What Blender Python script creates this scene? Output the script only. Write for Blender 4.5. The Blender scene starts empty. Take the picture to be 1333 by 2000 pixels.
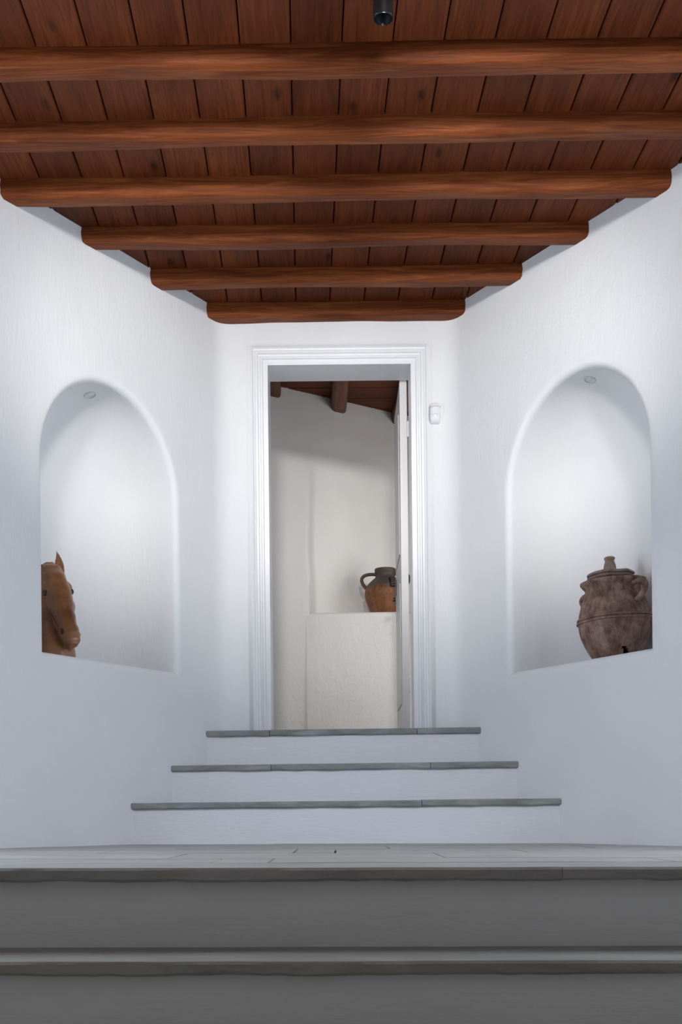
import bpy, bmesh, math, random
from mathutils import Vector, Matrix, noise
random.seed(7)
scene = bpy.context.scene
COL = scene.collection
PI = math.pi

# ------------------------------------------------------------------ camera
F = 2300.0                       # focal length in pixels of a 1333 x 2000 frame
HOR = 1598.0                     # eye level row (rising-front shift lens)
ROLL = 0.0105
EYE = 0.114                      # eye height above the platform floor (camera stands on the steps below)
cam_d = bpy.data.cameras.new('camera'); cam = bpy.data.objects.new('camera', cam_d); COL.objects.link(cam)
cam.location = (0, 0, EYE)
cam.rotation_euler = (Matrix.Rotation(PI/2, 4, 'X') @ Matrix.Rotation(-ROLL, 4, 'Z')).to_euler()
cam_d.sensor_fit = 'HORIZONTAL'; cam_d.sensor_width = 24.0
cam_d.lens = 24.0*F/1333.0
cam_d.shift_y = (HOR-1000.0)/1333.0
cam_d.clip_start = 0.02
scene.camera = cam

def P(px, py, Y):
    """point of the room at distance Y that the picture shows at (px, py)"""
    dx, dy = px-666.5, py-HOR
    x0 = dx - dy*ROLL; y0 = dx*ROLL + dy
    return Vector((x0/F*Y, Y, EYE - y0/F*Y))

# ------------------------------------------------------------------ light
w = bpy.data.worlds.new('world'); scene.world = w; w.use_nodes = True
bg = w.node_tree.nodes['Background']
bg.inputs[0].default_value = (0.98, 0.97, 0.95, 1); bg.inputs[1].default_value = 0.19

def area(name, loc, target, sx, sy, power, color, spread=PI):
    l = bpy.data.lights.new(name, 'AREA'); l.shape = 'RECTANGLE'; l.size = sx; l.size_y = sy
    l.energy = power; l.color = color; l.spread = spread
    o = bpy.data.objects.new(name, l); COL.objects.link(o); o.location = loc
    o.rotation_euler = (Vector(target)-Vector(loc)).to_track_quat('-Z', 'Y').to_euler()
    return o
FILL_BLUE = (0.74, 0.85, 1.0)  # tint of the two added side lamps
area('added_fill_left',  (-1.99, 3.42, 1.15), (0.6, 3.75, 0.95), 0.74, 1.45, 48, FILL_BLUE)  # unseen pair of fill lamps, added to brighten the walls from both sides
area('added_fill_right', ( 1.99, 3.42, 1.15), (-0.6, 3.75, 0.95), 0.74, 1.45, 48, FILL_BLUE)
area('added_fill_back_room', (1.60, 6.62, 1.35), (0.0, 7.0, 1.25), 0.9, 1.3, 12.5, (1.0, 0.985, 0.97))  # unseen fill lamp, added to brighten the back room

scene.view_settings.view_transform = 'Standard'
scene.view_settings.look = 'None'
scene.view_settings.gamma = 1.0
scene.view_settings.exposure = 0.0
scene.view_settings.use_curve_mapping = False

# ------------------------------------------------------------------ materials
def mat(name, rough=0.6, spec=0.4):
    m = bpy.data.materials.new(name); m.use_nodes = True
    nt = m.node_tree; b = nt.nodes['Principled BSDF']
    b.inputs['Roughness'].default_value = rough
    b.inputs['Specular IOR Level'].default_value = spec
    return m, nt, b
def N(nt, kind, **kw):
    n = nt.nodes.new(kind)
    for k, v in kw.items():
        if k in n.inputs: n.inputs[k].default_value = v
        else: setattr(n, k, v)
    return n
def coords(nt, scale=(1,1,1), kind='Object', rnd=0.0):
    tc = nt.nodes.new('ShaderNodeTexCoord'); mp = nt.nodes.new('ShaderNodeMapping')
    mp.inputs['Scale'].default_value = scale
    nt.links.new(tc.outputs[kind], mp.inputs['Vector'])
    if rnd:
        oi = nt.nodes.new('ShaderNodeObjectInfo'); mu = N(nt, 'ShaderNodeMath', operation='MULTIPLY'); mu.inputs[1].default_value = rnd
        nt.links.new(oi.outputs['Random'], mu.inputs[0])
        cb = nt.nodes.new('ShaderNodeCombineXYZ')
        for k in range(3): nt.links.new(mu.outputs[0], cb.inputs[k])
        nt.links.new(cb.outputs[0], mp.inputs['Location'])
    return mp.outputs[0]
def ramp(nt, fac, stops):
    r = nt.nodes.new('ShaderNodeValToRGB'); el = r.color_ramp.elements
    while len(el) < len(stops): el.new(0.5)
    for e, (p, c) in zip(el, stops):
        e.position = p; e.color = (*c, 1) if len(c) == 3 else c
    nt.links.new(fac, r.inputs[0]); return r.outputs[0]
def mixc(nt, fac, a, b, mode='MIX'):
    m = nt.nodes.new('ShaderNodeMix'); m.data_type = 'RGBA'; m.blend_type = mode
    for s, v in ((m.inputs[0], fac), (m.inputs[6], a), (m.inputs[7], b)):
        if hasattr(v, 'is_linked'): nt.links.new(v, s)
        elif isinstance(v, (int, float)): s.default_value = v
        else: s.default_value = (*v, 1)
    return m.outputs[2]
def bump(nt, b, h, strength, dist, prev=None):
    n = N(nt, 'ShaderNodeBump'); n.inputs['Strength'].default_value = strength; n.inputs['Distance'].default_value = dist
    nt.links.new(h, n.inputs['Height'])
    if prev: nt.links.new(prev, n.inputs['Normal'])
    nt.links.new(n.outputs[0], b.inputs['Normal']); return n.outputs[0]

def plaster(name, c, amp=1.0, stroke=(9, 9, 1.6), rough=0.55):
    m, nt, b = mat(name, rough, 0.35)
    v = coords(nt)
    big = N(nt, 'ShaderNodeTexNoise', Scale=2.2, Detail=3.0); nt.links.new(v, big.inputs['Vector'])
    col = ramp(nt, big.outputs[0], [(0.3, tuple(x*0.965 for x in c)), (0.7, c)])
    nt.links.new(col, b.inputs['Base Color'])
    vs = coords(nt, stroke)
    st = N(nt, 'ShaderNodeTexNoise', Scale=6.0, Detail=5.0, Roughness=0.6, Distortion=0.6); nt.links.new(vs, st.inputs['Vector'])
    fi = N(nt, 'ShaderNodeTexNoise', Scale=55.0, Detail=4.0, Roughness=0.6); nt.links.new(v, fi.inputs['Vector'])
    p = bump(nt, b, big.outputs[0], 0.5*amp, 0.03)
    p = bump(nt, b, st.outputs[0], 0.35*amp, 0.006, p)
    bump(nt, b, fi.outputs[0], 0.30*amp, 0.0025, p)
    return m
M_WALL = plaster('white_plaster', (0.83, 0.83, 0.835), 0.8)
M_STEP = plaster('white_plaster_riser', (0.83, 0.83, 0.835), 1.1, (1.6, 9, 9))
M_ROUGH = plaster('rough_white_plaster', (0.80, 0.79, 0.78), 1.2, (5, 5, 3))

def wood(name, axis, dark, mid, light, knots=True, rough=0.5, vary=0.25):
    m, nt, b = mat(name, rough, 0.11)
    sc = [42, 42, 42]; sc[axis] = 2.2
    v = coords(nt, tuple(sc), rnd=17.0)
    g = N(nt, 'ShaderNodeTexNoise', Scale=1.0, Detail=6.0, Roughness=0.66, Distortion=1.8); nt.links.new(v, g.inputs['Vector'])
    col = ramp(nt, g.outputs[0], [(0.28, dark), (0.5, mid), (0.74, light)])
    sc2 = [3.2, 3.2, 3.2]; sc2[axis] = 1.3
    v2 = coords(nt, tuple(sc2), rnd=31.0)
    pz = N(nt, 'ShaderNodeTexNoise', Scale=1.0, Detail=3.0); nt.links.new(v2, pz.inputs['Vector'])
    pcol = ramp(nt, pz.outputs[0], [(0.35, (0.62, 0.58, 0.56)), (0.62, (1, 1, 1))])
    col = mixc(nt, 1.0, col, pcol, 'MULTIPLY')
    if knots:
        sc3 = [9, 9, 9]; sc3[axis] = 4.0
        v3 = coords(nt, tuple(sc3), rnd=13.0)
        vo = N(nt, 'ShaderNodeTexVoronoi', Scale=0.75); nt.links.new(v3, vo.inputs['Vector'])
        nz = N(nt, 'ShaderNodeTexNoise', Scale=4.0, Detail=3.0); nt.links.new(v3, nz.inputs['Vector'])
        ad = N(nt, 'ShaderNodeMath', operation='MULTIPLY_ADD'); nt.links.new(nz.outputs[0], ad.inputs[0]); ad.inputs[1].default_value = 0.18
        nt.links.new(vo.outputs['Distance'], ad.inputs[2])
        kf = ramp(nt, ad.outputs[0], [(0.13, (0.85, 0.85, 0.85)), (0.24, (0, 0, 0))])
        col = mixc(nt, kf, col, tuple(x*0.30 for x in dark))
    oi = nt.nodes.new('ShaderNodeObjectInfo')
    rv = ramp(nt, oi.outputs['Random'], [(0.0, (1-vary,)*3), (1.0, (1.0+vary*0.2,)*3)])
    col = mixc(nt, 1.0, col, rv, 'MULTIPLY')
    nt.links.new(col, b.inputs['Base Color'])
    p = bump(nt, b, g.outputs[0], 0.35, 0.004)
    bump(nt, b, pz.outputs[0], 0.4, 0.02, p)
    return m
D, MI, L = (0.085, 0.019, 0.0058), (0.150, 0.036, 0.0108), (0.205, 0.055, 0.0165)
M_PLANK = wood('stained_plank', 1, D, MI, L)
M_BEAM = wood('stained_beam', 0, (0.11, 0.026, 0.0078), (0.205, 0.054, 0.0155), (0.33, 0.105, 0.032), knots=False, vary=0.12)
M_PLANK_X = wood('stained_plank_back', 0, D, MI, L)
M_BEAM_Y = wood('stained_beam_back', 1, (0.10, 0.042, 0.022), (0.17, 0.075, 0.042), (0.25, 0.12, 0.07), knots=False, vary=0.12)
M_DARK, _nt, _b = mat('dark_gap', 0.9, 0.1); _b.inputs['Base Color'].default_value = (0.02, 0.009, 0.005, 1)

def stone(name, a, b_, c, scale=(2.2, 9, 9), rough=0.45):
    m, nt, b = mat(name, rough, 0.35)
    v = coords(nt, scale, rnd=9.0)
    g = N(nt, 'ShaderNodeTexNoise', Scale=2.0, Detail=7.0, Roughness=0.65, Distortion=0.8); nt.links.new(v, g.inputs['Vector'])
    col = ramp(nt, g.outputs[0], [(0.3, a), (0.52, b_), (0.72, c)])
    v2 = coords(nt, (1, 1, 1), rnd=5.0)
    g2 = N(nt, 'ShaderNodeTexNoise', Scale=3.0, Detail=2.0); nt.links.new(v2, g2.inputs['Vector'])
    tint = ramp(nt, g2.outputs[0], [(0.4, (1, 1, 1)), (0.7, (0.98, 0.90, 0.80))])
    col = mixc(nt, 0.6, col, tint, 'MULTIPLY')
    nt.links.new(col, b.inputs['Base Color'])
    f = N(nt, 'ShaderNodeTexNoise', Scale=70.0, Detail=4.0); nt.links.new(v2, f.inputs['Vector'])
    p = bump(nt, b, g.outputs[0], 0.3, 0.006)
    bump(nt, b, f.outputs[0], 0.35, 0.003, p)
    return m
M_TREAD = stone('grey_marble', (0.19, 0.197, 0.195), (0.30, 0.306, 0.30), (0.42, 0.425, 0.415))
M_FLOOR = stone('pale_marble', (0.25, 0.24, 0.225), (0.35, 0.335, 0.315), (0.44, 0.425, 0.40), (1.4, 5, 5))
M_LOWER = stone('dull_marble', (0.27, 0.26, 0.235), (0.38, 0.365, 0.33), (0.47, 0.455, 0.42), (1.4, 6, 6))
M_GROUT, _nt, _b = mat('grout', 0.9, 0.1); _b.inputs['Base Color'].default_value = (0.17, 0.165, 0.155, 1)

def plain(name, c, rough, metal=0.0, spec=0.5, nscale=30.0, amt=0.06, bmp=0.08):
    m, nt, b = mat(name, rough, spec); b.inputs['Metallic'].default_value = metal
    v = coords(nt)
    n = N(nt, 'ShaderNodeTexNoise', Scale=nscale, Detail=3.0); nt.links.new(v, n.inputs['Vector'])
    nt.links.new(ramp(nt, n.outputs[0], [(0.3, tuple(x*(1-amt) for x in c)), (0.7, tuple(min(1, x*(1+amt)) for x in c))]), b.inputs['Base Color'])
    bump(nt, b, n.outputs[0], bmp, 0.002)
    return m
M_PAINT = plain('white_paint', (0.82, 0.82, 0.83), 0.32, 0, 0.5, 14, 0.015, 0.0)
M_DOOR = plain('door_paint', (0.74, 0.72, 0.71), 0.35, 0, 0.5, 14, 0.02, 0.0)
M_BLACK = plain('black_metal', (0.012, 0.012, 0.013), 0.4, 0.2)
M_REFL = plain('spot_reflector', (0.06, 0.063, 0.068), 0.28, 0.9)
M_PLASTIC = plain('white_plastic', (0.86, 0.86, 0.87), 0.18, 0, 0.6, 60, 0.01, 0.02)
M_LENS = plain('frosted_lens', (0.70, 0.70, 0.71), 0.25, 0, 0.5, 80, 0.02, 0.05)
M_RING = plain('painted_ring', (0.62, 0.62, 0.63), 0.4, 0, 0.5)
M_EYE = plain('eye_glass', (0.008, 0.007, 0.007), 0.06, 0, 0.8)

# ------------------------------------------------------------------ mesh helpers
def tag(o, label=None, cat=None, group=None, kind=None):
    if label: o['label'] = label
    if cat: o['category'] = cat
    if group: o['group'] = group
    if kind: o['kind'] = kind
    return o
def link(name, me, material, parent=None, smooth=None):
    o = bpy.data.objects.new(name, me); COL.objects.link(o)
    if material: me.materials.append(material)
    if smooth is not None:
        for p in me.polygons: p.use_smooth = True
        me.set_sharp_from_angle(angle=math.radians(smooth))
    if parent: o.parent = parent
    return o
def obj(name, bm, material, parent=None, smooth=None, doubles=None, at=None):
    if doubles: bmesh.ops.remove_doubles(bm, verts=bm.verts, dist=doubles)
    bmesh.ops.recalc_face_normals(bm, faces=bm.faces)
    if at is not None:
        for v in bm.verts: v.co -= Vector(at)
    me = bpy.data.meshes.new(name); bm.to_mesh(me); bm.free()
    o = link(name, me, material, parent, smooth)
    if at is not None: o.location = at
    return o
def empty(name, loc=(0, 0, 0)):
    o = bpy.data.objects.new(name, None); COL.objects.link(o); o.location = loc; return o
def grid(bm, rows, flip=False):
    """rows of points -> quads"""
    vs = [[bm.verts.new(p) for p in r] for r in rows]
    for a, b in zip(vs, vs[1:]):
        for i in range(len(a)-1):
            q = [a[i], a[i+1], b[i+1], b[i]]
            if flip: q.reverse()
            try: bm.faces.new(q)
            except ValueError: pass
    return vs
def box(bm, x0, x1, y0, y1, z0, z1):
    v = [bm.verts.new((x, y, z)) for x in (x0, x1) for y in (y0, y1) for z in (z0, z1)]
    for q in ((0,1,3,2), (4,6,7,5), (0,4,5,1), (2,3,7,6), (0,2,6,4), (1,5,7,3)): bm.faces.new([v[i] for i in q])
    return v
def lathe(bm, prof, n=64, centre=(0, 0, 0)):
    c = Vector(centre)
    return grid(bm, [[c+Vector((r*math.cos(2*PI*i/n), r*math.sin(2*PI*i/n), z)) for i in range(n+1)] for r, z in prof])
def tube(bm, pts, radii, n=12, flat=1.0, side=None):
    """swept tube with end caps; flat squeezes it along 'side'"""
    rings = []
    for i, p in enumerate(pts):
        t = (pts[min(i+1, len(pts)-1)]-pts[max(i-1, 0)]).normalized()
        s = (side if side is not None else Vector((0.3, 0.2, 1)))
        s = (s - t*s.dot(t)).normalized(); u = t.cross(s)
        r = radii[i] if hasattr(radii, '__len__') else radii
        rings.append([p + s*r*flat*math.cos(2*PI*k/n) + u*r*math.sin(2*PI*k/n) for k in range(n)])
    vs = [[bm.verts.new(q) for q in r] for r in rings]
    for a, b in zip(vs, vs[1:]):
        for k in range(n): bm.faces.new([a[k], a[(k+1) % n], b[(k+1) % n], b[k]])
    bm.faces.new(vs[0][::-1]); bm.faces.new(vs[-1])
def bez(p0, p1, p2, p3, n=14):
    return [p0*(1-t)**3 + p1*3*t*(1-t)**2 + p2*3*t*t*(1-t) + p3*t**3 for t in (i/n for i in range(n+1))]
def nz(x, y=0.0, z=0.0): return noise.noise(Vector((x, y, z)))

# ------------------------------------------------------------------ dimensions of the room
BACK = 5.88; CEIL = 2.657; TOP = 2.71
LW_A, LW_B = Vector((-1.75, 3.945)), Vector((-0.580, 5.88))     # left oblique wall, near end to corner
RW_A, RW_B = Vector((1.75, 3.943)), Vector((0.581, 5.88))
TILT = 0.0075                                                   # the old floor drops slightly to the right

# ------------------------------------------------------------------ walls with niches
def niche_wall(name, A, B, near2, far2, sill, top, depth, sgn):
    """oblique wall from A to B with an apse niche between near2 and far2; sgn -1 left, +1 right"""
    d = (B-A); Lw = d.length; d.normalize()
    n = Vector((-d.y, d.x)) if sgn < 0 else Vector((d.y, -d.x))        # away from the room
    s0, s1 = (near2-A).dot(d), (far2-A).dot(d)
    a = (s1-s0)/2; c = (s0+s1)/2; e = 0.030; spring = top-a
    def W(s, z, b=0.0):
        q = A + d*s + n*b
        return Vector((q.x, q.y, z))
    bm = bmesh.new()
    K = 40                        # samples across
    # inner outline (at depth e): bottom from near to far, far side up, arch, near side down
    phis = [PI - PI*k/K for k in range(K+1)]
    inner = []                    # (s, z, outward s, outward z)
    for k, ph in enumerate(phis):
        s = c + a*math.cos(ph)
        inner.append((s, sill, -1.0 if k == 0 else (1.0 if k == K else 0.0), -1.0))
    nz_side = 14; na = 26
    side = [sill + (spring-sill)*i/nz_side for i in range(nz_side+1)]
    for z in side[1:]: inner.append((s1, z, 1, 0))
    for i in range(1, 2*na):
        th = PI*i/(2*na); inner.append((c+a*math.cos(th), spring+a*math.sin(th), math.cos(th), math.sin(th)))
    for z in reversed(side[1:]): inner.append((s0, z, -1, 0))
    inner.append(inner[0])
    # rounded lip
    rings = []
    for i in range(6):
        th = PI/2*i/5; o = e*(1-math.sin(th)); b = e*(1-math.cos(th))
        rings.append([W(s+o*os, z+o*oz, b) for s, z, os, oz in inner])
    # flat wall around it
    x0, x1, z0, z1 = 0.0, Lw-0.06, -0.25, TOP
    cc = (c, 1.45); outer = []
    for s, z, os, oz in inner:
        px, pz = s+e*os, z+e*oz; dx, dz = px-cc[0], pz-cc[1]
        ts = []
        if dx > 1e-9: ts.append((x1-cc[0])/dx)
        if dx < -1e-9: ts.append((x0-cc[0])/dx)
        if dz > 1e-9: ts.append((z1-cc[1])/dz)
        if dz < -1e-9: ts.append((z0-cc[1])/dz)
        t = min(ts); outer.append([cc[0]+dx*t, cc[1]+dz*t])
    for corner in ((x0, z0), (x1, z0), (x0, z1), (x1, z1)):
        k = min(range(len(outer)-1), key=lambda i: (outer[i][0]-corner[0])**2+(outer[i][1]-corner[1])**2)
        outer[k] = list(corner)
    outer[-1] = outer[0]
    flat = []
    for j in range(13):
        f = (j/12)**1.5
        flat.append([W((s+e*os)*(1-f)+q[0]*f, (z+e*oz)*(1-f)+q[1]*f) for (s, z, os, oz), q in zip(inner, outer)])
    grid(bm, list(reversed(flat)) + rings[1:])
    # apse: half-elliptical plan, half dome above the spring line
    rows = [(z, a) for z in side] + [(spring+a*math.sin(PI/2*i/na), a*math.cos(PI/2*i/na)) for i in range(1, na+1)]
    grid(bm, [[W(c+hw*math.cos(ph), z, e+depth*(hw/a)*math.sin(ph)) for ph in phis] for z, hw in rows])
    # sill
    grid(bm, [[W(c+a*math.cos(ph), sill, e+f*depth*math.sin(ph)) for ph in phis] for f in (0, 0.25, 0.5, 0.75, 1.0)])
    # rounded inside corner to the back wall
    Rr = 0.06; th0 = math.atan2(d.y, d.x); st = W(x1, 0)
    pts = []; tdir = Vector((d.x, d.y)); endd = Vector((-sgn, 0.0))
    p2 = Vector((st.x, st.y)); corner2 = A + d*Lw; q2 = corner2 + endd*0.06
    for i in range(9):
        t = i/8; pts.append(p2*(1-t)**2 + corner2*2*t*(1-t) + q2*t*t)
    grid(bm, [[Vector((p.x, p.y, z)) for p in pts] for z in (-0.25, 0.6, 1.6, TOP)])
    bmesh.ops.dissolve_degenerate(bm, dist=1e-6, edges=bm.edges)
    o = obj(name, bm, M_WALL, None, 42, 2e-5)
    tag(o, kind='structure')
    return dict(A=A, d=d, n=n, s0=s0, s1=s1, c=c, a=a, e=e, sill=sill, spring=spring, depth=depth, W=W)
NL = niche_wall('wall_left', LW_A, LW_B, Vector((-1.2097, 4.839)), Vector((-0.7677, 5.570)), 0.813, 2.034, 0.36, -1)
NR = niche_wall('wall_right', RW_A, RW_B, Vector((1.255, 4.763)), Vector((0.801, 5.515)), 0.790, 2.049, 0.36, 1)

# back wall with the doorway
DX0, DX1, DTOP, SILLZ, WT = -0.3425, 0.371, 2.375, 0.548, 0.21
bm = bmesh.new()
xs = [-0.64, DX0-0.02, DX1+0.02, 0.64]
for i, (xa, xb) in enumerate(zip(xs, xs[1:])):
    za = -0.25 if i != 1 else DTOP+0.02
    box(bm, xa, xb, BACK, BACK+WT-0.01, za, TOP)
tag(obj('wall_back', bm, M_WALL, doubles=1e-5), kind='structure')

# side walls of the room, outside the picture, each with a tall opening added for the bluish fill
def side_wall(name, sx, y1):
    x = sx*1.75; xo = sx*1.95; lo, hi = min(x, xo), max(x, xo)
    bm = bmesh.new()
    wy0, wy1, wz0, wz1 = 3.02, 3.82, 0.40, 1.90
    box(bm, lo, hi, 0.8, wy0, -1.0, TOP); box(bm, lo, hi, wy1, y1+0.12, -1.0, TOP)
    box(bm, lo, hi, wy0, wy1, -1.0, wz0); box(bm, lo, hi, wy0, wy1, wz1, TOP)
    tag(obj(name, bm, M_WALL), kind='structure')
    return wy0, wy1, wz0, wz1
for k, (nm, sx, y1) in enumerate((('wall_side_left', -1, 3.945), ('wall_side_right', 1, 3.943))):
    wy0, wy1, wz0, wz1 = side_wall(nm, sx, y1)
    win = tag(empty('added_window_%d' % (k+1), (sx*1.85, (wy0+wy1)/2, wz0)), kind='structure')  # unseen windows, added so the side fill lamps can shine in
    bm = bmesh.new(); t = 0.04; hw = (wy1-wy0)/2; hh = wz1-wz0
    for (a, b, c, d) in ((-hw, -hw+t, 0, hh), (hw-t, hw, 0, hh), (-hw+t, hw-t, 0, t), (-hw+t, hw-t, hh-t, hh), (-t/2, t/2, t, hh-t)):
        box(bm, -0.025, 0.025, a, b, c, d)
    obj('added_window_frame', bm, M_PAINT, win)

# ------------------------------------------------------------------ ceiling: planks and logs
ceiling = tag(empty('ceiling', (0, 3.6, CEIL)), kind='structure')
bm = bmesh.new(); box(bm, -1.95, 1.95, 0.8, BACK+0.1, CEIL+0.018, CEIL+0.05)
for v in bm.verts: v.co -= Vector((0, 3.6, CEIL))
obj('backing_board', bm, M_DARK, ceiling)
SKEW = -0.030; PW = 0.1675
def plank_mesh(wd, ln, along):
    """board with V-grooved edges, face down at z = 0"""
    bm = bmesh.new(); g = 0.0045; c = 0.004; h = wd/2-g/2
    prof = [(-h, 0.016), (-h, c), (-h+c, 0), (h-c, 0), (h, c), (h, 0.016)]
    rows = []
    for t in (-ln/2, ln/2):
        rows.append([Vector((x, t, z)) if along == 'y' else Vector((t, x, z)) for x, z in prof])
    vs = grid(bm, rows)
    bm.faces.new([vs[0][0], vs[0][5], vs[1][5], vs[1][0]]); bm.faces.new(vs[0]); bm.faces.new(vs[1][::-1])
    bmesh.ops.recalc_face_normals(bm, faces=bm.faces)
    me = bpy.data.meshes.new('plank'); bm.to_mesh(me); bm.free(); return me
pm = plank_mesh(PW, 4.9, 'y'); pm.materials.append(M_PLANK)
for k in range(-10, 12):
    o = bpy.data.objects.new('plank', pm); COL.objects.link(o); o.parent = ceiling
    Ym = 3.42; X = -0.150 + PW*k + PW/2 + SKEW*(Ym-4.26)
    o.location = (X, Ym-3.6, random.uniform(-0.0012, 0.0012)); o.rotation_euler = (0, 0, math.atan(-SKEW)*1.0)

def log_mesh(length, wd, dp, seed, along='x', wob=1.0):
    """hand-hewn half log: flat top, rounded belly; axis from -length/2 to length/2, front face at y = 0"""
    bm = bmesh.new(); rows = []; n = int(length/0.035)
    for i in range(n+1):
        t = -length/2 + length*i/n
        wv = wd*(1+0.10*wob*nz(t*0.9, seed, 3.1)); dv = dp*(1+0.16*wob*nz(t*1.1, seed, 8.7))
        off = 0.012*wob*nz(t*0.7, seed*1.7, 1.2); r = 0.36*dv
        sec = [(0.0, 0.03), (0.0, 0.0), (-0.004, -0.35*dv)]
        for q in range(6):
            th = PI/2*q/5; sec.append((r*0.75-r*0.75*math.cos(th)-0.002, -dv+r-r*math.sin(th)))
        for q in range(6):
            th = PI/2*q/5; sec.append((wv-r+r*math.sin(th), -dv+r-r*math.cos(th)))
        sec += [(wv, -0.3*dv), (wv, 0.0), (wv, 0.03)]
        row = []
        for j, (y, z) in enumerate(sec):
            if 1 < j < len(sec)-2:
                k = 0.0022*wob
                y += k*nz(t*7, j*0.9, seed); z += k*nz(t*6+40, j*0.8, seed)
            row.append(Vector((t, y+off, z)) if along == 'x' else Vector((y+off, t, z)))
        rows.append(row)
    vs = grid(bm, rows)
    for r in vs: pass
    for a, b in zip(vs, vs[1:]): bm.faces.new([a[0], a[-1], b[-1], b[0]])
    bm.faces.new(vs[0]); bm.faces.new(vs[-1][::-1])
    bmesh.ops.recalc_face_normals(bm, faces=bm.faces)
    me = bpy.data.meshes.new('beam'); bm.to_mesh(me); bm.free(); return me
BEAMS = [3.862, 4.267, 4.649, 5.043, 5.425, 5.790]
SIZES = [(0.092, 0.070), (0.090, 0.066), (0.092, 0.070), (0.088, 0.066), (0.090, 0.068), (0.12, 0.070)]
for i, (Y, (wd, dp)) in enumerate(zip(BEAMS, SIZES)):
    half = min(1.75, 0.581+(BACK-Y)*0.604)+0.10
    o = link('beam', log_mesh(2*half, wd, dp, 11.3*i+2.0, 'x', 1.4), M_BEAM, ceiling, 55)
    o.location = (0, Y-3.6, 0); o.rotation_euler = (0, 0, -0.006 if i < 5 else 0.0)
o = link('beam', log_mesh(3.7, 0.09, 0.068, 91.0), M_BEAM, ceiling, 55); o.location = (0, 3.46-3.6, 0)
for Y in (3.06, 2.66, 2.26, 1.86):
    o = link('beam', log_mesh(3.7, 0.09, 0.068, Y*9), M_BEAM, ceiling, 55); o.location = (0, Y-3.6, 0)

# ------------------------------------------------------------------ platform floor
def tilt(v): v.co.z -= v.co.x*TILT
def slab(x0, x1, y0, y1, z0, z1, seed, rough=0.003, skew0=0.0, skew1=0.0):
    """stone slab with a slightly chipped, eased front edge"""
    bm = bmesh.new(); n = max(2, int((x1-x0)/0.03)); rows = []
    for i in range(n+1):
        f = i/n; h = z1-z0; r = min(0.006, h*0.25)
        xa = x0+(x1-x0)*f
        xb = xa + skew0*(1-f) + skew1*f
        k = rough*nz(xa*5, seed, 0.3)+rough*0.6*nz(xa*21, seed, 4.0)
        k2 = rough*nz(xa*6, seed, 7.3)+rough*0.8*nz(xa*27, seed, 2.0)
        kt = rough*0.35*nz(xa*4, seed, 5.5)
        rows.append([Vector((xb, y1, z0)), Vector((xa, y0+r+k2, z0+k2*0.8)), Vector((xa, y0+k2, z0+r+k2*0.8)), Vector((xa, y0+(k+k2)/2, (z0+z1)/2)), Vector((xa, y0+k, z1-r+kt)), Vector((xa, y0+r+k, z1+kt)), Vector((xb, y1, z1))])
    vs = grid(bm, rows)
    for a, b in zip(vs, vs[1:]): bm.faces.new([a[0], b[0], b[-1], a[-1]])
    bm.faces.new(vs[0]); bm.faces.new(vs[-1][::-1])
    return bm
floor = tag(empty('floor', (0, 2.73, 0)), kind='structure')
def under(o, parent):
    o.parent = parent; o.matrix_parent_inverse = Matrix.Translation(-parent.location); return o
bm = bmesh.new(); box(bm, -1.75, 1.75, 2.80, BACK-0.6, -0.20, -0.010)
for v in bm.verts: tilt(v)
under(obj('mortar_bed', bm, M_GROUT), floor)
def floor_slab(x0, x1, y0, y1, seed, g=0.006, z0=-0.032, sk=(0, 0), rough=0.002):
    bm = slab(x0+g/2, x1-g/2, y0+(g/2 if y0 > 2.75 else 0), y1-g/2, z0, random.uniform(-0.0012, 0.0008), seed, rough, *sk)
    for v in bm.verts: tilt(v)
    under(obj('slab', bm, M_FLOOR, None, 40), floor)
# front course with the nosing, then irregular courses behind it
fx = [-1.75, -1.02, 0.512, 1.75]
for i in range(3): floor_slab(fx[i], fx[i+1], 2.73, 3.02, 3.1*i+0.4, 0.0012, sk=(0.0 if i == 0 else -0.03, -0.03 if i < 2 else 0.0), rough=0.0035)
courses = [(3.02, 3.36, [-1.75, -0.98, -0.34, -0.19, 0.86, 1.75]), (3.36, 3.86, [-1.75, -1.25, -0.50, 0.30, 1.12, 1.75]),
           (3.86, 4.38, [-1.72, -0.80, -0.16, -0.02, 0.62, 1.20, 1.72]), (4.38, 4.86, [-1.45, -0.62, 0.18, 0.95, 1.45]), (4.86, 5.32, [-1.15, -0.30, 0.55, 1.15])]
for r, (ya, yb, xs) in enumerate(courses):
    for i in range(len(xs)-1): floor_slab(xs[i], xs[i+1], ya, yb, r*7.7+i*1.9, random.choice((0.006, 0.009)))

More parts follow.
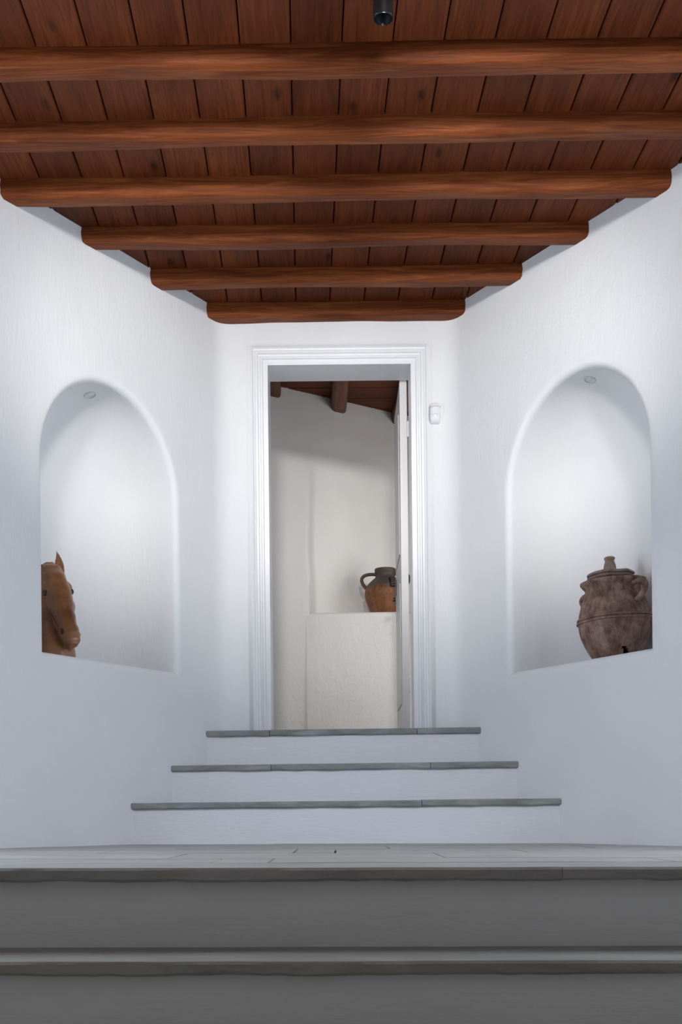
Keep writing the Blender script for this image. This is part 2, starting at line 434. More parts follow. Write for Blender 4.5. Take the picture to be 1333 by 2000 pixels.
# ------------------------------------------------------------------ upper flight of three steps
up = empty('staircase', (0, 5.25, 0))
tag(up, 'three white plastered steps with grey marble treads rising to the doorway', 'stairs')
YAW = -0.032
def yaw(bm, Yc):
    for v in bm.verts: v.co.y += YAW*v.co.x
LV = [0.0, 0.192, 0.370, 0.548]; SY = [5.25, 5.497, 5.733]
JO = [[-1.02, 0.36, 1.02], [-0.85, -0.325, 0.42, 0.85], [-0.72, -0.345, 0.375, 0.72]]
def wallx(sgn, Y): return -0.7677-0.6046*(5.570-Y) if sgn < 0 else 0.801+0.6037*(5.515-Y)
def endx(sgn, Y):                       # where a step edge at distance Y (with its slight yaw) meets the oblique wall
    x = 0.0
    for _ in range(6): x = wallx(sgn, Y+YAW*x)
    return x + sgn*0.004
for i in range(3):
    y0, z0, z1 = SY[i], LV[i], LV[i+1]
    xl, xr = endx(-1, y0), endx(1, y0)
    bm = bmesh.new(); rows = []
    for j in range(7):
        z = z0-0.02 + (z1-0.030-z0+0.02)*j/6
        rows.append([Vector((xl+(xr-xl)*k/60, y0+0.016-0.010*(1-j/6)+0.004*nz(k*0.21, j*0.5, i*3.3), z)) for k in range(61)])
    grid(bm, rows); yaw(bm, y0)
    under(obj('riser', bm, M_STEP, None, 60), up)
    xs = [xl]+JO[i][1:-1]+[xr]; dep = (0.262, 0.25, 0.128)[i]
    for k in range(len(xs)-1):
        g = 0.0012; mid = (i == 2 and k == 1); dd = 0.42 if mid else dep
        bm = slab(xs[k]+(g if k else 0), xs[k+1]-(g if k < len(xs)-2 else 0), y0, y0+dd, z1-0.030, z1+random.uniform(-0.001, 0.001), i*5.1+k*2.3, 0.0032,
                  dd*0.6 if k == 0 else 0.0, -dd*0.6 if k == len(xs)-2 else 0.0)
        yaw(bm, y0)
        under(obj('tread', bm, M_TREAD, None, 40), up)

# ------------------------------------------------------------------ lower flight in the foreground
low = empty('staircase', (0, 2.5, -0.38))
tag(low, 'wide dim steps with worn stone treads below the edge of the platform', 'stairs')
def riser(Y, z0, z1, seed):
    bm = bmesh.new()
    grid(bm, [[Vector((-1.75+3.5*k/70, Y+0.004*nz(k*0.17, j*0.6, seed), z0+(z1-z0)*j/6)) for k in range(71)] for j in range(7)])
    for v in bm.verts: tilt(v)
    under(obj('riser', bm, M_STEP, None, 60), low)
riser(2.775, -0.21, -0.030, 1.0); riser(2.525, -0.40, -0.217, 2.0)
for xa, xb, s in ((-1.75, -0.95, 0.0), (-0.95, 1.05, 4.0), (1.05, 1.75, 8.0)):
    bm = slab(xa+0.0003, xb-0.0003, 2.49, 2.80, -0.219, -0.189, s+30, 0.0035)
    for v in bm.verts: tilt(v)
    under(obj('tread', bm, M_LOWER, None, 40), low)
bm = bmesh.new(); box(bm, -1.75, 1.75, 0.8, 2.56, -0.45, -0.38)
tag(obj('floor_lower', bm, M_LOWER), kind='structure')

# ------------------------------------------------------------------ door casing, jambs and door leaf
trim = tag(empty('trim_1', (0, BACK, SILLZ)), kind='structure')
OX0, OX1, OT = -0.428, 0.456, 2.467
prof = [(0.0, 0.0), (0.0, 0.026), (0.010, 0.030), (0.014, 0.022), (0.020, 0.020), (0.026, 0.026), (0.036, 0.026), (0.040, 0.016), (0.048, 0.016), (0.052, 0.022), (0.060, 0.022), (0.064, 0.013), (0.085, 0.013), (0.088, 0.0)]
def casing(name, make):
    bm = bmesh.new(); vs = grid(bm, make); bm.faces.new(vs[0]); bm.faces.new(vs[-1][::-1])
    under(obj(name, bm, M_PAINT, None, 25), trim)
wl, wr, wt = (DX0-OX0)/0.088, (OX1-DX1)/0.088, (OT-DTOP)/0.088
casing('casing_left',  [[Vector((OX0+o*wl, BACK-h, SILLZ)) for o, h in prof], [Vector((OX0+o*wl, BACK-h, OT-o*wt)) for o, h in prof]])
casing('casing_right', [[Vector((OX1-o*wr, BACK-h, SILLZ)) for o, h in prof], [Vector((OX1-o*wr, BACK-h, OT-o*wt)) for o, h in prof]])
casing('casing_head',  [[Vector((OX0+o*wl, BACK-h, OT-o*wt)) for o, h in prof], [Vector((OX1-o*wr, BACK-h, OT-o*wt)) for o, h in prof]])
for nm, (xa, xb, za, zb) in dict(jamb_left=(DX0-0.02, DX0, SILLZ, DTOP), jamb_right=(DX1, DX1+0.02, SILLZ, DTOP), jamb_head=(DX0-0.02, DX1+0.02, DTOP, DTOP+0.02)).items():
    bm = bmesh.new(); box(bm, xa, xb, BACK-0.012, BACK+WT, za, zb); under(obj(nm, bm, M_PAINT), trim)
door = tag(empty('door_1', (0.345, 6.10, SILLZ)), kind='structure')
bm = bmesh.new(); box(bm, 0.3265, 0.3635, 6.10, 6.71, SILLZ+0.01, DTOP+0.005)
bmesh.ops.bevel(bm, geom=bm.edges[:], offset=0.003, segments=2, affect='EDGES')
leaf = under(obj('door_leaf', bm, M_DOOR, None, 35), door)
for za, zb in ((SILLZ+0.16, SILLZ+0.80), (SILLZ+0.95, DTOP-0.14)):
    bm = bmesh.new(); box(bm, 0.3215, 0.3268, 6.20, 6.61, za, zb); bmesh.ops.bevel(bm, geom=bm.edges[:], offset=0.002, segments=1, affect='EDGES')
    under(obj('door_panel', bm, M_DOOR), door)
hz = P(778, 1143, 6.64).z
bm = bmesh.new(); box(bm, 0.319, 0.3266, 6.62, 6.66, hz-0.115, hz+0.03); bmesh.ops.bevel(bm, geom=bm.edges[:], offset=0.003, segments=2, affect='EDGES')
hp = under(obj('handle_plate', bm, M_BLACK), door)
bm = bmesh.new()
tube(bm, [Vector((0.325, 6.64, hz)), Vector((0.300, 6.64, hz)), Vector((0.288, 6.635, hz)), Vector((0.285, 6.60, hz+0.002)), Vector((0.285, 6.53, hz+0.004)), Vector((0.283, 6.515, hz+0.016))], [0.010, 0.009, 0.009, 0.008, 0.008, 0.007], 10)
under(obj('lever', bm, M_BLACK, None, 50), door)
bm = bmesh.new(); tube(bm, [Vector((0.325, 6.64, hz-0.082)), Vector((0.309, 6.64, hz-0.082))], 0.011, 12)
under(obj('key_knob', bm, M_BLACK, None, 50), door)
for zz in (SILLZ+0.25, DTOP-0.25):
    bm = bmesh.new(); tube(bm, [Vector((0.368, 6.097, zz-0.04)), Vector((0.368, 6.097, zz+0.04))], 0.006, 10)
    under(obj('hinge', bm, M_PAINT, None, 50), door)

# ------------------------------------------------------------------ room behind the doorway
BC = 2.753
bm = bmesh.new(); box(bm, -1.9, 1.9, BACK+WT-0.009, 9.0, SILLZ-0.06, SILLZ-0.012)
tag(obj('floor_back_room', bm, M_FLOOR), kind='structure')
LEDGE = P(700, 1197, 7.13).z
def Ywall(X): return 7.2+(X+0.34)*0.675
pxe = P(606, 1000, 7.1).x; ztop = P(590, 850, 7.2).z                 # the wall is thicker left of this edge, up to ztop
def step(a, b, x):
    t = min(1, max(0, (x-a)/(b-a))); return t*t*(3-2*t)
bm = bmesh.new(); rows = []
for j in range(61):
    z = SILLZ-0.05+(BC+0.05-SILLZ+0.05)*j/60; r = []
    for k in range(211):
        X = -1.3+2.8*k/210; wob = 0.012*nz(z*2.5, 3.0, 1.0)
        f = min(1, max(0, (z-LEDGE)/(ztop-LEDGE))); yw = Ywall(X); yp = 7.106*(1-f)+(yw+0.01)*f
        th = max(0, yw-min(yw, yp))*(1-step(pxe-0.015+wob, pxe+0.02+wob, X))
        k_ = step(0.0, 0.05, yw-th-7.11); r.append(Vector((X, yw-th+(0.014*nz(X*3.1, z*2.3, 5.0)+0.006*nz(X*9, z*8, 2.0))*k_, z)))
    rows.append(r)
grid(bm, rows)
tag(obj('wall_back_room_far', bm, M_ROUGH, None, 70), kind='structure')
# ledge right, standing forward of the oblique wall
LEDGE = P(700, 1197, 7.13).z
bm = bmesh.new(); rows = []
sec = [(7.10, SILLZ-0.02)] + [(7.105+0.008*i/8, SILLZ+(LEDGE-0.02-SILLZ)*i/8) for i in range(1, 9)]
sec += [(7.113+0.02*(1-math.cos(PI/2*q/5)), LEDGE-0.02+0.02*math.sin(PI/2*q/5)) for q in range(1, 6)] + [(7.30, LEDGE), (8.2, LEDGE)]
for k in range(41):
    X = pxe-0.03+1.6*k/40
    rows.append([Vector((X, y-0.014-0.02*(X-0.1)+0.004*nz(X*5, z*4, 3), z+0.0)) for y, z in sec])
grid(bm, rows)
tag(obj('wall_ledge', bm, M_ROUGH, None, 60), kind='structure')
bm = bmesh.new()
box(bm, -1.95, -1.9, BACK+WT, 8.0, SILLZ, BC)
tag(obj('wall_back_room_left', bm, M_ROUGH), kind='structure')
bm = bmesh.new()
box(bm, 1.5, 1.55, 7.15, 8.6, SILLZ, BC); box(bm, 1.5, 1.55, BACK+WT, 7.15, SILLZ, 0.70); box(bm, 1.5, 1.55, BACK+WT, 7.15, 2.0, BC)  # gap in the wall made for the added back-room lamp
tag(obj('wall_back_room_right', bm, M_ROUGH), kind='structure')
bm = bmesh.new()
for xa, xb in ((-1.9, -0.64), (0.64, 1.55)): box(bm, xa, xb, BACK+0.1, BACK+WT-0.01, SILLZ, BC)
box(bm, -1.9, 1.55, BACK+0.1, BACK+WT-0.01, TOP, BC+0.05)
tag(obj('wall_back_room_near', bm, M_ROUGH), kind='structure')
cb = tag(empty('ceiling_back_room', (0, 7.0, BC)), kind='structure')
bm = bmesh.new(); box(bm, -1.95, 1.55, -0.92, 2.0, 0.018, 0.05); obj('backing_board', bm, M_DARK, cb)
pm2 = plank_mesh(0.185, 3.45, 'x'); pm2.materials.append(M_PLANK_X)
for k in range(-5, 8):
    o = bpy.data.objects.new('plank', pm2); COL.objects.link(o); o.parent = cb
    o.location = (-0.2, 0.22+0.0925+0.185*k, random.uniform(-0.001, 0.001))
for k in (-3, -2, -1, 0, 1, 2, 3):
    o = link('beam', log_mesh(2.9, 0.092, 0.075, 51.0+k*3.7, 'y'), M_BEAM_Y, cb, 55)
    o.location = (0.005+0.405*k-0.046, 0.55, 0); o.rotation_euler = (0, 0, 0.035)

# ------------------------------------------------------------------ recessed lights in the niches
def downlight(Q, py, px, label):
    # find the dome point seen there
    best = None
    for i in range(400):
        Y = 4.9+i*0.0015; p = P(px, py, Y); q = Vector((p.x, p.y))-Q['A']
        s = q.dot(Q['d'])-Q['c']; b = q.dot(Q['n'])-Q['e']
        if b < 0.02: continue
        g = (s/Q['a'])**2+(b/Q['depth'])**2+((p.z-Q['spring'])/Q['a'])**2
        if g >= 1.0: best = (p, s, b); break
    p, s, b = best
    nn = Vector((0, 0, 0)); g3 = Q['d']*(s/Q['a']**2)+Q['n']*(b/Q['depth']**2)
    nn = -Vector((g3.x, g3.y, (p.z-Q['spring'])/Q['a']**2)).normalized()
    t = empty('recessed_downlight', p+nn*0.001)
    t.rotation_euler = Vector((0, 0, -1)).rotation_difference(nn).to_euler()
    tag(t, label, 'downlight')
    bm = bmesh.new(); lathe(bm, [(0.027, 0.012), (0.027, -0.001), (0.0262, -0.0035), (0.0235, -0.004), (0.0215, -0.002), (0.0205, 0.004)], 40)
    obj('ring', bm, M_RING, t, 40, 1e-5)
    bm = bmesh.new(); lathe(bm, [(0.0212, 0.002), (0.015, -0.0005), (0.007, -0.0018), (0.0001, -0.002)], 40)
    obj('lens', bm, M_LENS, t, 60, 1e-6)
downlight(NL, 771, 176, 'small round downlight in the arch of the niche with the horse head')
downlight(NR, 741, 1153, 'small round downlight in the arch of the niche with the lidded jar')

# ------------------------------------------------------------------ motion sensor on the back wall
sp = P(850, 829, BACK)
ms = empty('motion_sensor', (sp.x, BACK, sp.z)); tag(ms, 'small white motion sensor fixed to the wall beside the door frame', 'sensor')
bm = bmesh.new(); rows = []
def sens(zz, hw, dp, k=18): return [Vector((hw*math.cos(PI-PI*i/k), -dp*math.sin(PI*i/k)**0.7, zz)) for i in range(k+1)]
Hs = 0.104
for zz, hw, dp in ((0.0, 0.017, 0.010), (0.002, 0.021, 0.022), (0.010, 0.026, 0.034), (0.025, 0.0285, 0.039), (0.038, 0.029, 0.040)): rows.append(sens(zz, hw, dp))
vs = grid(bm, rows); bm.faces.new(vs[0]); obj('base', bm, M_PLASTIC, ms, 60)
bm = bmesh.new(); vs = grid(bm, [sens(zz, hw, dp) for zz, hw, dp in ((0.039, 0.0285, 0.040), (0.060, 0.0285, 0.041), (0.078, 0.028, 0.039))]); obj('lens', bm, M_PLASTIC, ms, 60)
bm = bmesh.new(); vs = grid(bm, [sens(zz, hw, dp) for zz, hw, dp in ((0.079, 0.0285, 0.0395), (0.088, 0.0275, 0.037), (0.096, 0.025, 0.030), (0.102, 0.020, 0.018), (0.104, 0.016, 0.008))]); bm.faces.new(vs[-1][::-1]); obj('cap', bm, M_PLASTIC, ms, 60)

# ------------------------------------------------------------------ black cylinder spotlights on the ceiling
def spotlight(loc, label, group=None, aim=None, power=0, angle=60):
    """loc: middle of the lower rim; body hangs from the planks"""
    t = empty('ceiling_spotlight', loc); tag(t, label, 'spotlight', group)
    body = t; R = 0.0300; Ht = CEIL-loc[2]
    bm = bmesh.new(); lathe(bm, [(R*0.94, 0.0), (R, 0.002), (R, Ht-0.002), (0.0001, Ht-0.001)], 48); obj('housing', bm, M_BLACK, t, 40, 1e-5)
    bm = bmesh.new(); lathe(bm, [(R*1.0, 0.0005), (R*0.98, -0.0012), (R*0.93, -0.0012), (R*0.90, 0.003)], 48); obj('rim', bm, M_REFL, t, 40, 1e-5)
    bm = bmesh.new(); lathe(bm, [(R*0.91, 0.002), (R*0.72, 0.018), (R*0.42, 0.034), (R*0.40, 0.040), (0.0001, 0.040)], 48); obj('reflector', bm, M_REFL, t, 50, 1e-5)
    if power:
        l = bpy.data.lights.new('spot_lamp', 'SPOT'); l.energy = power; l.spot_size = math.radians(angle); l.spot_blend = 0.9; l.shadow_soft_size = 0.14; l.color = (1.0, 0.985, 0.965)
        o = bpy.data.objects.new('spot_lamp', l); COL.objects.link(o)
        o.location = Vector(loc)-Vector((0, 0, 0.03)); o.rotation_euler = (Vector(aim)-o.location).to_track_quat('-Z', 'Y').to_euler()
sl = P(749, 37, 3.5)
spotlight(tuple(sl), 'unlit black cylinder spotlight hanging from the plank ceiling')
for sx, nm in ((-1, 'horse head'), (1, 'lidded jar')):
    spotlight((sx*0.95, 2.46, 2.49), 'lit black cylinder spotlight on the ceiling aimed above the niche of the %s' % nm, None, (sx*1.22, 4.95, 2.18), 85, 42)
    spotlight((sx*0.32, 2.46, 2.49), 'lit black cylinder spotlight on the ceiling aimed between door and niche of the %s' % nm, None, (sx*0.64, 5.65, 2.00), 215, 43)

# ------------------------------------------------------------------ clay jars
def clay(name, stops, streak=(7, 7, 3.2), mottling=0.7, rough=0.75, zsplit=None):
    m, nt, b = mat(name, rough, 0.25)
    v = coords(nt, streak); n1 = N(nt, 'ShaderNodeTexNoise', Scale=4.0, Detail=8.0, Roughness=0.72, Distortion=0.3); nt.links.new(v, n1.inputs['Vector'])
    col = ramp(nt, n1.outputs[0], stops)
    v2 = coords(nt); n2 = N(nt, 'ShaderNodeTexNoise', Scale=15.0, Detail=7.0, Roughness=0.75); nt.links.new(v2, n2.inputs['Vector'])
    dirt = ramp(nt, n2.outputs[0], [(0.36, (0.30, 0.27, 0.26)), (0.58, (1, 1, 1))])
    col = mixc(nt, mottling, col, dirt, 'MULTIPLY')
    if zsplit:
        sx = nt.nodes.new('ShaderNodeSeparateXYZ'); nt.links.new(v2, sx.inputs[0])
        ad = N(nt, 'ShaderNodeMath', operation='MULTIPLY_ADD'); nt.links.new(n2.outputs[0], ad.inputs[0]); ad.inputs[1].default_value = 0.06; nt.links.new(sx.outputs[2], ad.inputs[2])
        mr = N(nt, 'ShaderNodeMapRange'); nt.links.new(ad.outputs[0], mr.inputs[0])
        mr.inputs[1].default_value = zsplit[0]; mr.inputs[2].default_value = zsplit[1]
        col = mixc(nt, mr.outputs[0], col, zsplit[2])
    nt.links.new(col, b.inputs['Base Color'])
    n3 = N(nt, 'ShaderNodeTexNoise', Scale=60.0, Detail=4.0); nt.links.new(v2, n3.inputs['Vector'])
    p = bump(nt, b, n1.outputs[0], 0.22, 0.004); bump(nt, b, n3.outputs[0], 0.4, 0.003, p)
    return m
M_CLAY = clay('weathered_clay', [(0.30, (0.14, 0.072, 0.052)), (0.5, (0.30, 0.185, 0.142)), (0.70, (0.47, 0.35, 0.29))])
M_LID = clay('pale_clay', [(0.28, (0.20, 0.13, 0.105)), (0.5, (0.33, 0.235, 0.20)), (0.72, (0.42, 0.33, 0.29))], (6, 6, 6), 0.35)
M_TERRA = clay('terracotta', [(0.28, (0.13, 0.050, 0.026)), (0.5, (0.24, 0.098, 0.046)), (0.72, (0.34, 0.16, 0.085))], (6, 6, 3), 0.4, 0.5, (0.205, 0.24, (0.085, 0.068, 0.058)))

def jar_at(px, Y, base_z):
    c = P(px, 1215, Y); return Vector((c.x, c.y, base_z)), F/Y
# lidded storage jar in the right niche
jc, sc = jar_at(1199, 5.235, NR['sill'])
yb = 1598-5.6-(NR['sill']-EYE)*sc
def h(y): return (yb-y)/sc
jar = empty('storage_jar', jc+Vector((0.016, 0, 0.004))); jar.rotation_euler = (0, -0.05, 0); tag(jar, 'weathered brown lidded clay jar with ring handles standing in the wall niche', 'jar')
pr = [(0, 1295), (38, 1295), (43, 1293), (48.5, 1284), (56, 1271), (62, 1258), (67, 1243), (69.5, 1229), (70.5, 1219), (73.8, 1217.5), (73.8, 1214.5), (70.6, 1212.8), (73.0, 1211), (72.4, 1208), (69.3, 1206.5), (68.5, 1200), (65.5, 1189), (61.5, 1177), (57.5, 1166), (54.5, 1157), (54, 1153), (56.5, 1149), (61, 1144), (63.5, 1140.5), (63.5, 1138), (60, 1136.5), (53, 1139), (49, 1146), (50, 1157), (56, 1175), (63, 1195), (66.5, 1215), (62, 1240), (50, 1270), (36, 1288), (0, 1289)]
bm = bmesh.new()
nseg = 96
fine = []
for (r0, y0), (r1, y1) in zip(pr, pr[1:]):
    m = max(1, int(math.hypot(r1-r0, y1-y0)/5))
    for i in range(m): fine.append((r0+(r1-r0)*i/m, y0+(y1-y0)*i/m))
fine.append(pr[-1])
lathe(bm, [(max(r, 0.02)/sc, h(y)) for r, y in fine], nseg)
bmesh.ops.remove_doubles(bm, verts=bm.verts, dist=1e-5)
# broken-out chip low on the belly
ct = P(1217, 1266, 5.1)
kill = []
for f in bm.faces:
    c = f.calc_center_median(); wpt = c+jc
    ipx = 666.5+(wpt.x/wpt.y*F); 
    if c.y < 0 and h(1284) < c.z < h(1268):
        ang = math.degrees(math.atan2(c.y, c.x)); f01 = (c.z-h(1284))/(h(1268)-h(1284))
        if -88-8*f01 < ang < -74-10*f01: kill.append(f)
bmesh.ops.delete(bm, geom=kill, context='FACES')
for v in bm.verts:
    ang = math.atan2(v.co.y, v.co.x); k = 0.0025*nz(math.cos(ang)*2, math.sin(ang)*2, v.co.z*9)
    v.co.x *= 1+k*8; v.co.y *= 1+k*8; v.co.z += 0.0035*nz(math.cos(ang)*1.5, math.sin(ang)*1.5, 4)
obj('body', bm, M_CLAY, jar, 50)
def handle(parent, az, r0, z0, r1, z1, out, zt, mt, rad=0.011, flat=1.0):
    u = Vector((math.cos(az), math.sin(az), 0))
    a = u*r0+Vector((0, 0, z0)); d = u*r1+Vector((0, 0, z1))
    pts = bez(a, u*(out*1.02)+Vector((0, 0, zt)), u*(out*1.08)+Vector((0, 0, (zt+z1)/2)), d)
    bm = bmesh.new(); n = len(pts); tube(bm, pts, [rad*(1.15 if i in (0, n-1) else 1.0) for i in range(n)], 12, flat, Vector((-math.sin(az), math.cos(az), 0)))
    return obj('handle', bm, mt, parent, 50)
handle(jar, math.radians(-60), 52/sc, h(1151), 64/sc, h(1184), 92/sc, h(1144), M_CLAY, 0.0115, 1.25)
handle(jar, math.radians(122), 52/sc, h(1153), 64/sc, h(1186), 92/sc, h(1146), M_CLAY, 0.0115, 1.25)
bm = bmesh.new(); lathe(bm, [(0.0005, 0.0), (44/sc, 0.0), (46/sc, 0.004), (46/sc, 0.007), (41/sc, 0.010), (41/sc, 0.014), (45.5/sc, 0.018), (46/sc, 0.024), (42/sc, 0.030), (28/sc, 0.034), (10/sc, 0.036), (0.0005, 0.036)], 72)
for v in bm.verts:
    ang = math.atan2(v.co.y, v.co.x); v.co.z += 0.003*nz(math.cos(ang)*2, math.sin(ang)*2, 0.4)
lid = obj('lid', bm, M_LID, jar, 40, 1e-5); lid.location = (-3/sc, 0, h(1137)+0.008); lid.rotation_euler = (0.0, 0.012, 0.0)
bm = bmesh.new(); lathe(bm, [(12.5/sc, 0.0), (12.2/sc, 0.012), (11.8/sc, 0.026), (10/sc, 0.040), (8.8/sc, 0.048), (9.5/sc, 0.053), (10.8/sc, 0.058), (10.8/sc, 0.062), (8/sc, 0.067), (0.0005, 0.068)], 40)
kn = obj('knob', bm, M_LID, lid, 50, 1e-5); kn.location = (-1/sc, 0, 0.034)

# two-handled jar on the ledge behind the doorway
Ya = 7.36; ac, sa = jar_at(754, Ya, LEDGE)
hb = lambda y: (1196-y)/sa
am = empty('amphora_jar', ac); tag(am, 'two-handled terracotta jar with dark glazed shoulder on the ledge behind the doorway', 'jar')
pr = [(0, 1196), (24, 1196), (25.5, 1194), (29, 1185), (34, 1173), (38.5, 1161), (40.5, 1151), (40.5, 1144), (38.5, 1136), (33, 1127.5), (25.5, 1120.5), (20, 1116), (18.5, 1112), (19, 1107), (20.5, 1105.5), (21, 1101), (20.2, 1098.5), (17.5, 1098.2), (16, 1104), (16, 1114), (30, 1128), (37, 1145), (34, 1165), (22, 1190), (0, 1191)]
fine = []
for (r0, y0), (r1, y1) in zip(pr, pr[1:]):
    m = max(1, int(math.hypot(r1-r0, y1-y0)/4))
    for i in range(m): fine.append((r0+(r1-r0)*i/m, y0+(y1-y0)*i/m))
fine.append(pr[-1])
bm = bmesh.new(); lathe(bm, [(max(r, 0.02)/sa, hb(y)) for r, y in fine], 80)
obj('body', bm, M_TERRA, am, 50, 1e-5)
handle(am, math.radians(172), 17/sa, hb(1109), 38/sa, hb(1135), 49/sa, hb(1104), M_TERRA, 0.0105, 1.2)
handle(am, math.radians(-8), 17/sa, hb(1109), 38/sa, hb(1135), 49/sa, hb(1104), M_TERRA, 0.0105, 1.2)

# ------------------------------------------------------------------ horse head statue
M_HORSE, nt, b = mat('glazed_chestnut', 0.33, 0.5)
v = coords(nt); n1 = N(nt, 'ShaderNodeTexNoise', Scale=7.0, Detail=5.0, Roughness=0.6); nt.links.new(v, n1.inputs['Vector'])
nt.links.new(ramp(nt, n1.outputs[0], [(0.32, (0.13, 0.044, 0.016)), (0.5, (0.25, 0.105, 0.042)), (0.68, (0.35, 0.175, 0.085))]), b.inputs['Base Color'])
n2 = N(nt, 'ShaderNodeTexNoise', Scale=45.0, Detail=4.0); nt.links.new(v, n2.inputs['Vector']); bump(nt, b, n2.outputs[0], 0.12, 0.003)
M_NOSE = plain('dark_hollow', (0.05, 0.022, 0.012), 0.6)

poll = P(99, 1116, 5.215); muz = P(143, 1258, 5.095)
Ax = (muz-poll); HL = Ax.length; Ax.normalize()
Nf = Vector((0.52, -0.85, 0.0)); Nf = (Nf-Ax*Nf.dot(Ax)).normalized()      # out of the forehead
Wd = Nf.cross(Ax).normalized()
if Wd.x < 0: Wd = -Wd                                                        # towards picture right
def HP(s, w_, f): return poll + Ax*(s*HL) + Wd*w_ + Nf*f
def lerp_tab(tab, s):
    for (a, va), (b_, vb) in zip(tab, tab[1:]):
        if s <= b_:
            t = (s-a)/(b_-a); t = t*t*(3-2*t); return [x+(y-x)*t for x, y in zip(va, vb)]
    return tab[-1][1]
# s: half width at front, half width at cheek, front, back
HT = [(-0.10, (0.020, 0.028, 0.020, 0.050)), (0.0, (0.040, 0.050, 0.040, 0.075)), (0.15, (0.046, 0.058, 0.056, 0.095)), (0.32, (0.046, 0.063, 0.056, 0.115)),
      (0.48, (0.038, 0.060, 0.049, 0.112)), (0.62, (0.031, 0.050, 0.041, 0.080)), (0.75, (0.029, 0.041, 0.037, 0.058)), (0.87, (0.034, 0.043, 0.036, 0.050)), (0.96, (0.032, 0.037, 0.028, 0.044)), (1.02, (0.018, 0.020, 0.012, 0.026))]
bm = bmesh.new(); rings = []
for i in range(57):
    s = -0.10+1.12*i/56; wf, wc, fr, bk = lerp_tab(HT, s); r = []
    for k in range(40):
        th = 2*PI*k/40; cx, sx = math.cos(th), math.sin(th)
        f = (fr if sx > 0 else bk)*(abs(sx)**0.85)*(1 if sx > 0 else -1)
        wid = wc if sx <= 0.1 else wc+(wf-wc)*max(0, (sx-0.1)/0.9)**1.3*0.0
        e = 0.64 if sx > 0 else 0.95
        x = wid*abs(cx)**e*(1 if cx > 0 else -1)
        if sx > 0: x *= 1-(1-wf/wc)*sx**1.2*0.55
        if sx < 0: x *= 1-0.30*abs(sx)**2
        r.append(HP(s, x, f))
    rings.append(r)
vs = [[bm.verts.new(q) for q in r] for r in rings]
for a, b_ in zip(vs, vs[1:]):
    for k in range(40): bm.faces.new([a[k], a[(k+1) % 40], b_[(k+1) % 40], b_[k]])
bm.faces.new(vs[0][::-1]); bm.faces.new(vs[-1])
# lower jaw / chin
tube(bm, [HP(0.50, 0, -0.085), HP(0.70, 0, -0.062), HP(0.86, 0, -0.052), HP(0.955, 0, -0.046), HP(0.99, 0, -0.038)], [0.036, 0.031, 0.030, 0.025, 0.012], 20, 0.95, Wd)
# neck, chest and foot of the bust
sillz = NL['sill']
base = P(104, 1290, 5.20); base.z = sillz
b0 = HP(0.02, 0.0, -0.055); b1 = HP(0.22, -0.01, -0.10)
tube(bm, [b0, b1, Vector((base.x-0.015, base.y+0.025, sillz+0.21)), Vector((base.x-0.002, base.y+0.006, sillz+0.10)), Vector((base.x, base.y, sillz+0.03)), Vector((base.x, base.y, sillz+0.002))], [0.058, 0.074, 0.086, 0.098, 0.108, 0.112], 32, 0.9, Wd)
# ears
for sgn in (-1, 1):
    e0 = HP(0.035, sgn*0.042, -0.012); e1 = HP(-0.075, sgn*0.050, -0.014); e2 = HP(-0.17, sgn*0.058, 0.002); e3 = HP(-0.265, sgn*0.050, 0.012)
    tube(bm, bez(e0, e1, e2, e3, 12), [0.020, 0.0215, 0.0225, 0.023, 0.0225, 0.0215, 0.0195, 0.017, 0.0145, 0.0115, 0.0085, 0.005, 0.0015], 18, 0.55, Nf)
# brow ridges, facial crests, nostril rims
for sgn in (-1, 1):
    tube(bm, bez(HP(0.20, sgn*0.042, 0.022), HP(0.235, sgn*0.054, 0.026), HP(0.28, sgn*0.060, 0.022), HP(0.34, sgn*0.058, 0.018), 8), [0.008, 0.010, 0.0105, 0.0105, 0.010, 0.009, 0.008, 0.007, 0.005], 12)
    tube(bm, bez(HP(0.40, sgn*0.058, -0.012), HP(0.48, sgn*0.056, -0.010), HP(0.56, sgn*0.048, -0.006), HP(0.64, sgn*0.040, -0.002), 8), [0.006, 0.011, 0.012, 0.012, 0.011, 0.010, 0.009, 0.007, 0.005], 12)
    cen = HP(0.845, sgn*0.036, 0.010)
    ring = [cen + Ax*0.018*math.cos(2*PI*k/12) + (Nf*0.8+Wd*sgn*-0.5).normalized()*0.012*math.sin(2*PI*k/12) for k in range(13)]
    tube(bm, ring, 0.0075, 10)
me = bpy.data.meshes.new('horse_tmp'); bm.to_mesh(me); bm.free()
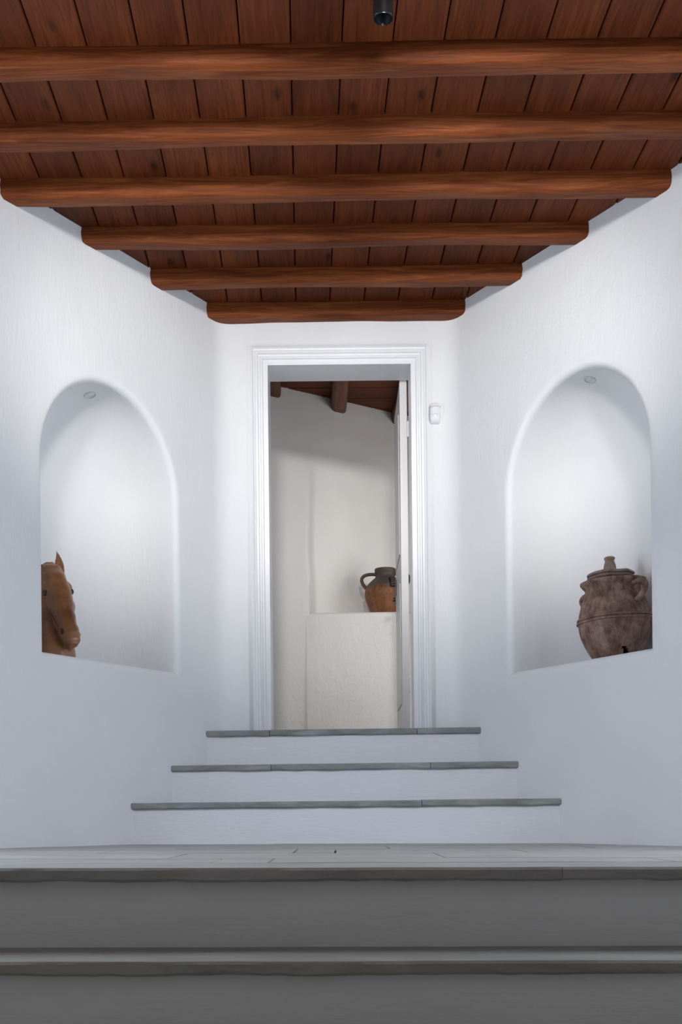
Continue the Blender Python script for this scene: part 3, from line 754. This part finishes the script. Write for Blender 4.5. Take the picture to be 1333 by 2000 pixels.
tmp = bpy.data.objects.new('horse_tmp', me); COL.objects.link(tmp)
rm = tmp.modifiers.new('r', 'REMESH'); rm.mode = 'VOXEL'; rm.voxel_size = 0.0036
sm = tmp.modifiers.new('s', 'SMOOTH'); sm.factor = 0.5; sm.iterations = 5
dg = bpy.context.evaluated_depsgraph_get(); dg.update()
hm = bpy.data.meshes.new_from_object(tmp.evaluated_get(dg)); hm.name = 'horse_head'
bpy.data.objects.remove(tmp); bpy.data.meshes.remove(me)
def dent(c, direction, rad, amt, aniso=None):
    for v in hm.vertices:
        d = v.co-c; q = d.length
        if q < rad*2.5: v.co += direction*amt*math.exp(-(q/rad)**2)
for sgn in (-1, 1):
    dent(HP(0.845, sgn*0.040, 0.010), (Wd*-sgn*0.9-Nf*0.3), 0.0100, 0.027)               # nostril
    dent(HP(0.315, sgn*0.066, 0.010), Wd*-sgn, 0.013, 0.006)                                # eye socket
    dent(HP(0.17, sgn*0.050, 0.03), Wd*-sgn, 0.016, 0.004)                                   # hollow above the eye
    dent(HP(0.58, sgn*0.046, -0.03), Wd*-sgn, 0.030, 0.007)                                  # behind the facial crest
    for q in range(5): dent(HP(0.40+0.05*q, sgn*(0.052-0.004*q), 0.018), (Wd*-sgn*0.7-Nf*0.5), 0.014, 0.0035)      # hollow beside the nasal bone
    dent(HP(0.33, sgn*0.062, -0.07), Wd*sgn, 0.045, 0.010)                                   # cheek disc
    for q in range(7):                                                                       # mouth line
        dent(HP(0.86+0.018*q, sgn*(0.040-0.003*q), -0.030+0.001*q), Wd*-sgn*0.7-Nf*0.15, 0.006, 0.010)
for v in hm.vertices: v.co -= base
horse = empty('horse_statue', base); tag(horse, 'glazed brown horse head statue half hidden by the edge of the wall niche', 'statue')
for p in hm.polygons: p.use_smooth = True
link('horse_head', hm, M_HORSE, horse)
for sgn in (-1, 1):
    bm = bmesh.new(); bmesh.ops.create_uvsphere(bm, u_segments=20, v_segments=14, radius=0.0160)
    e = obj('eye', bm, M_EYE, horse, 60); e.location = HP(0.315, sgn*0.0545, 0.013)-base
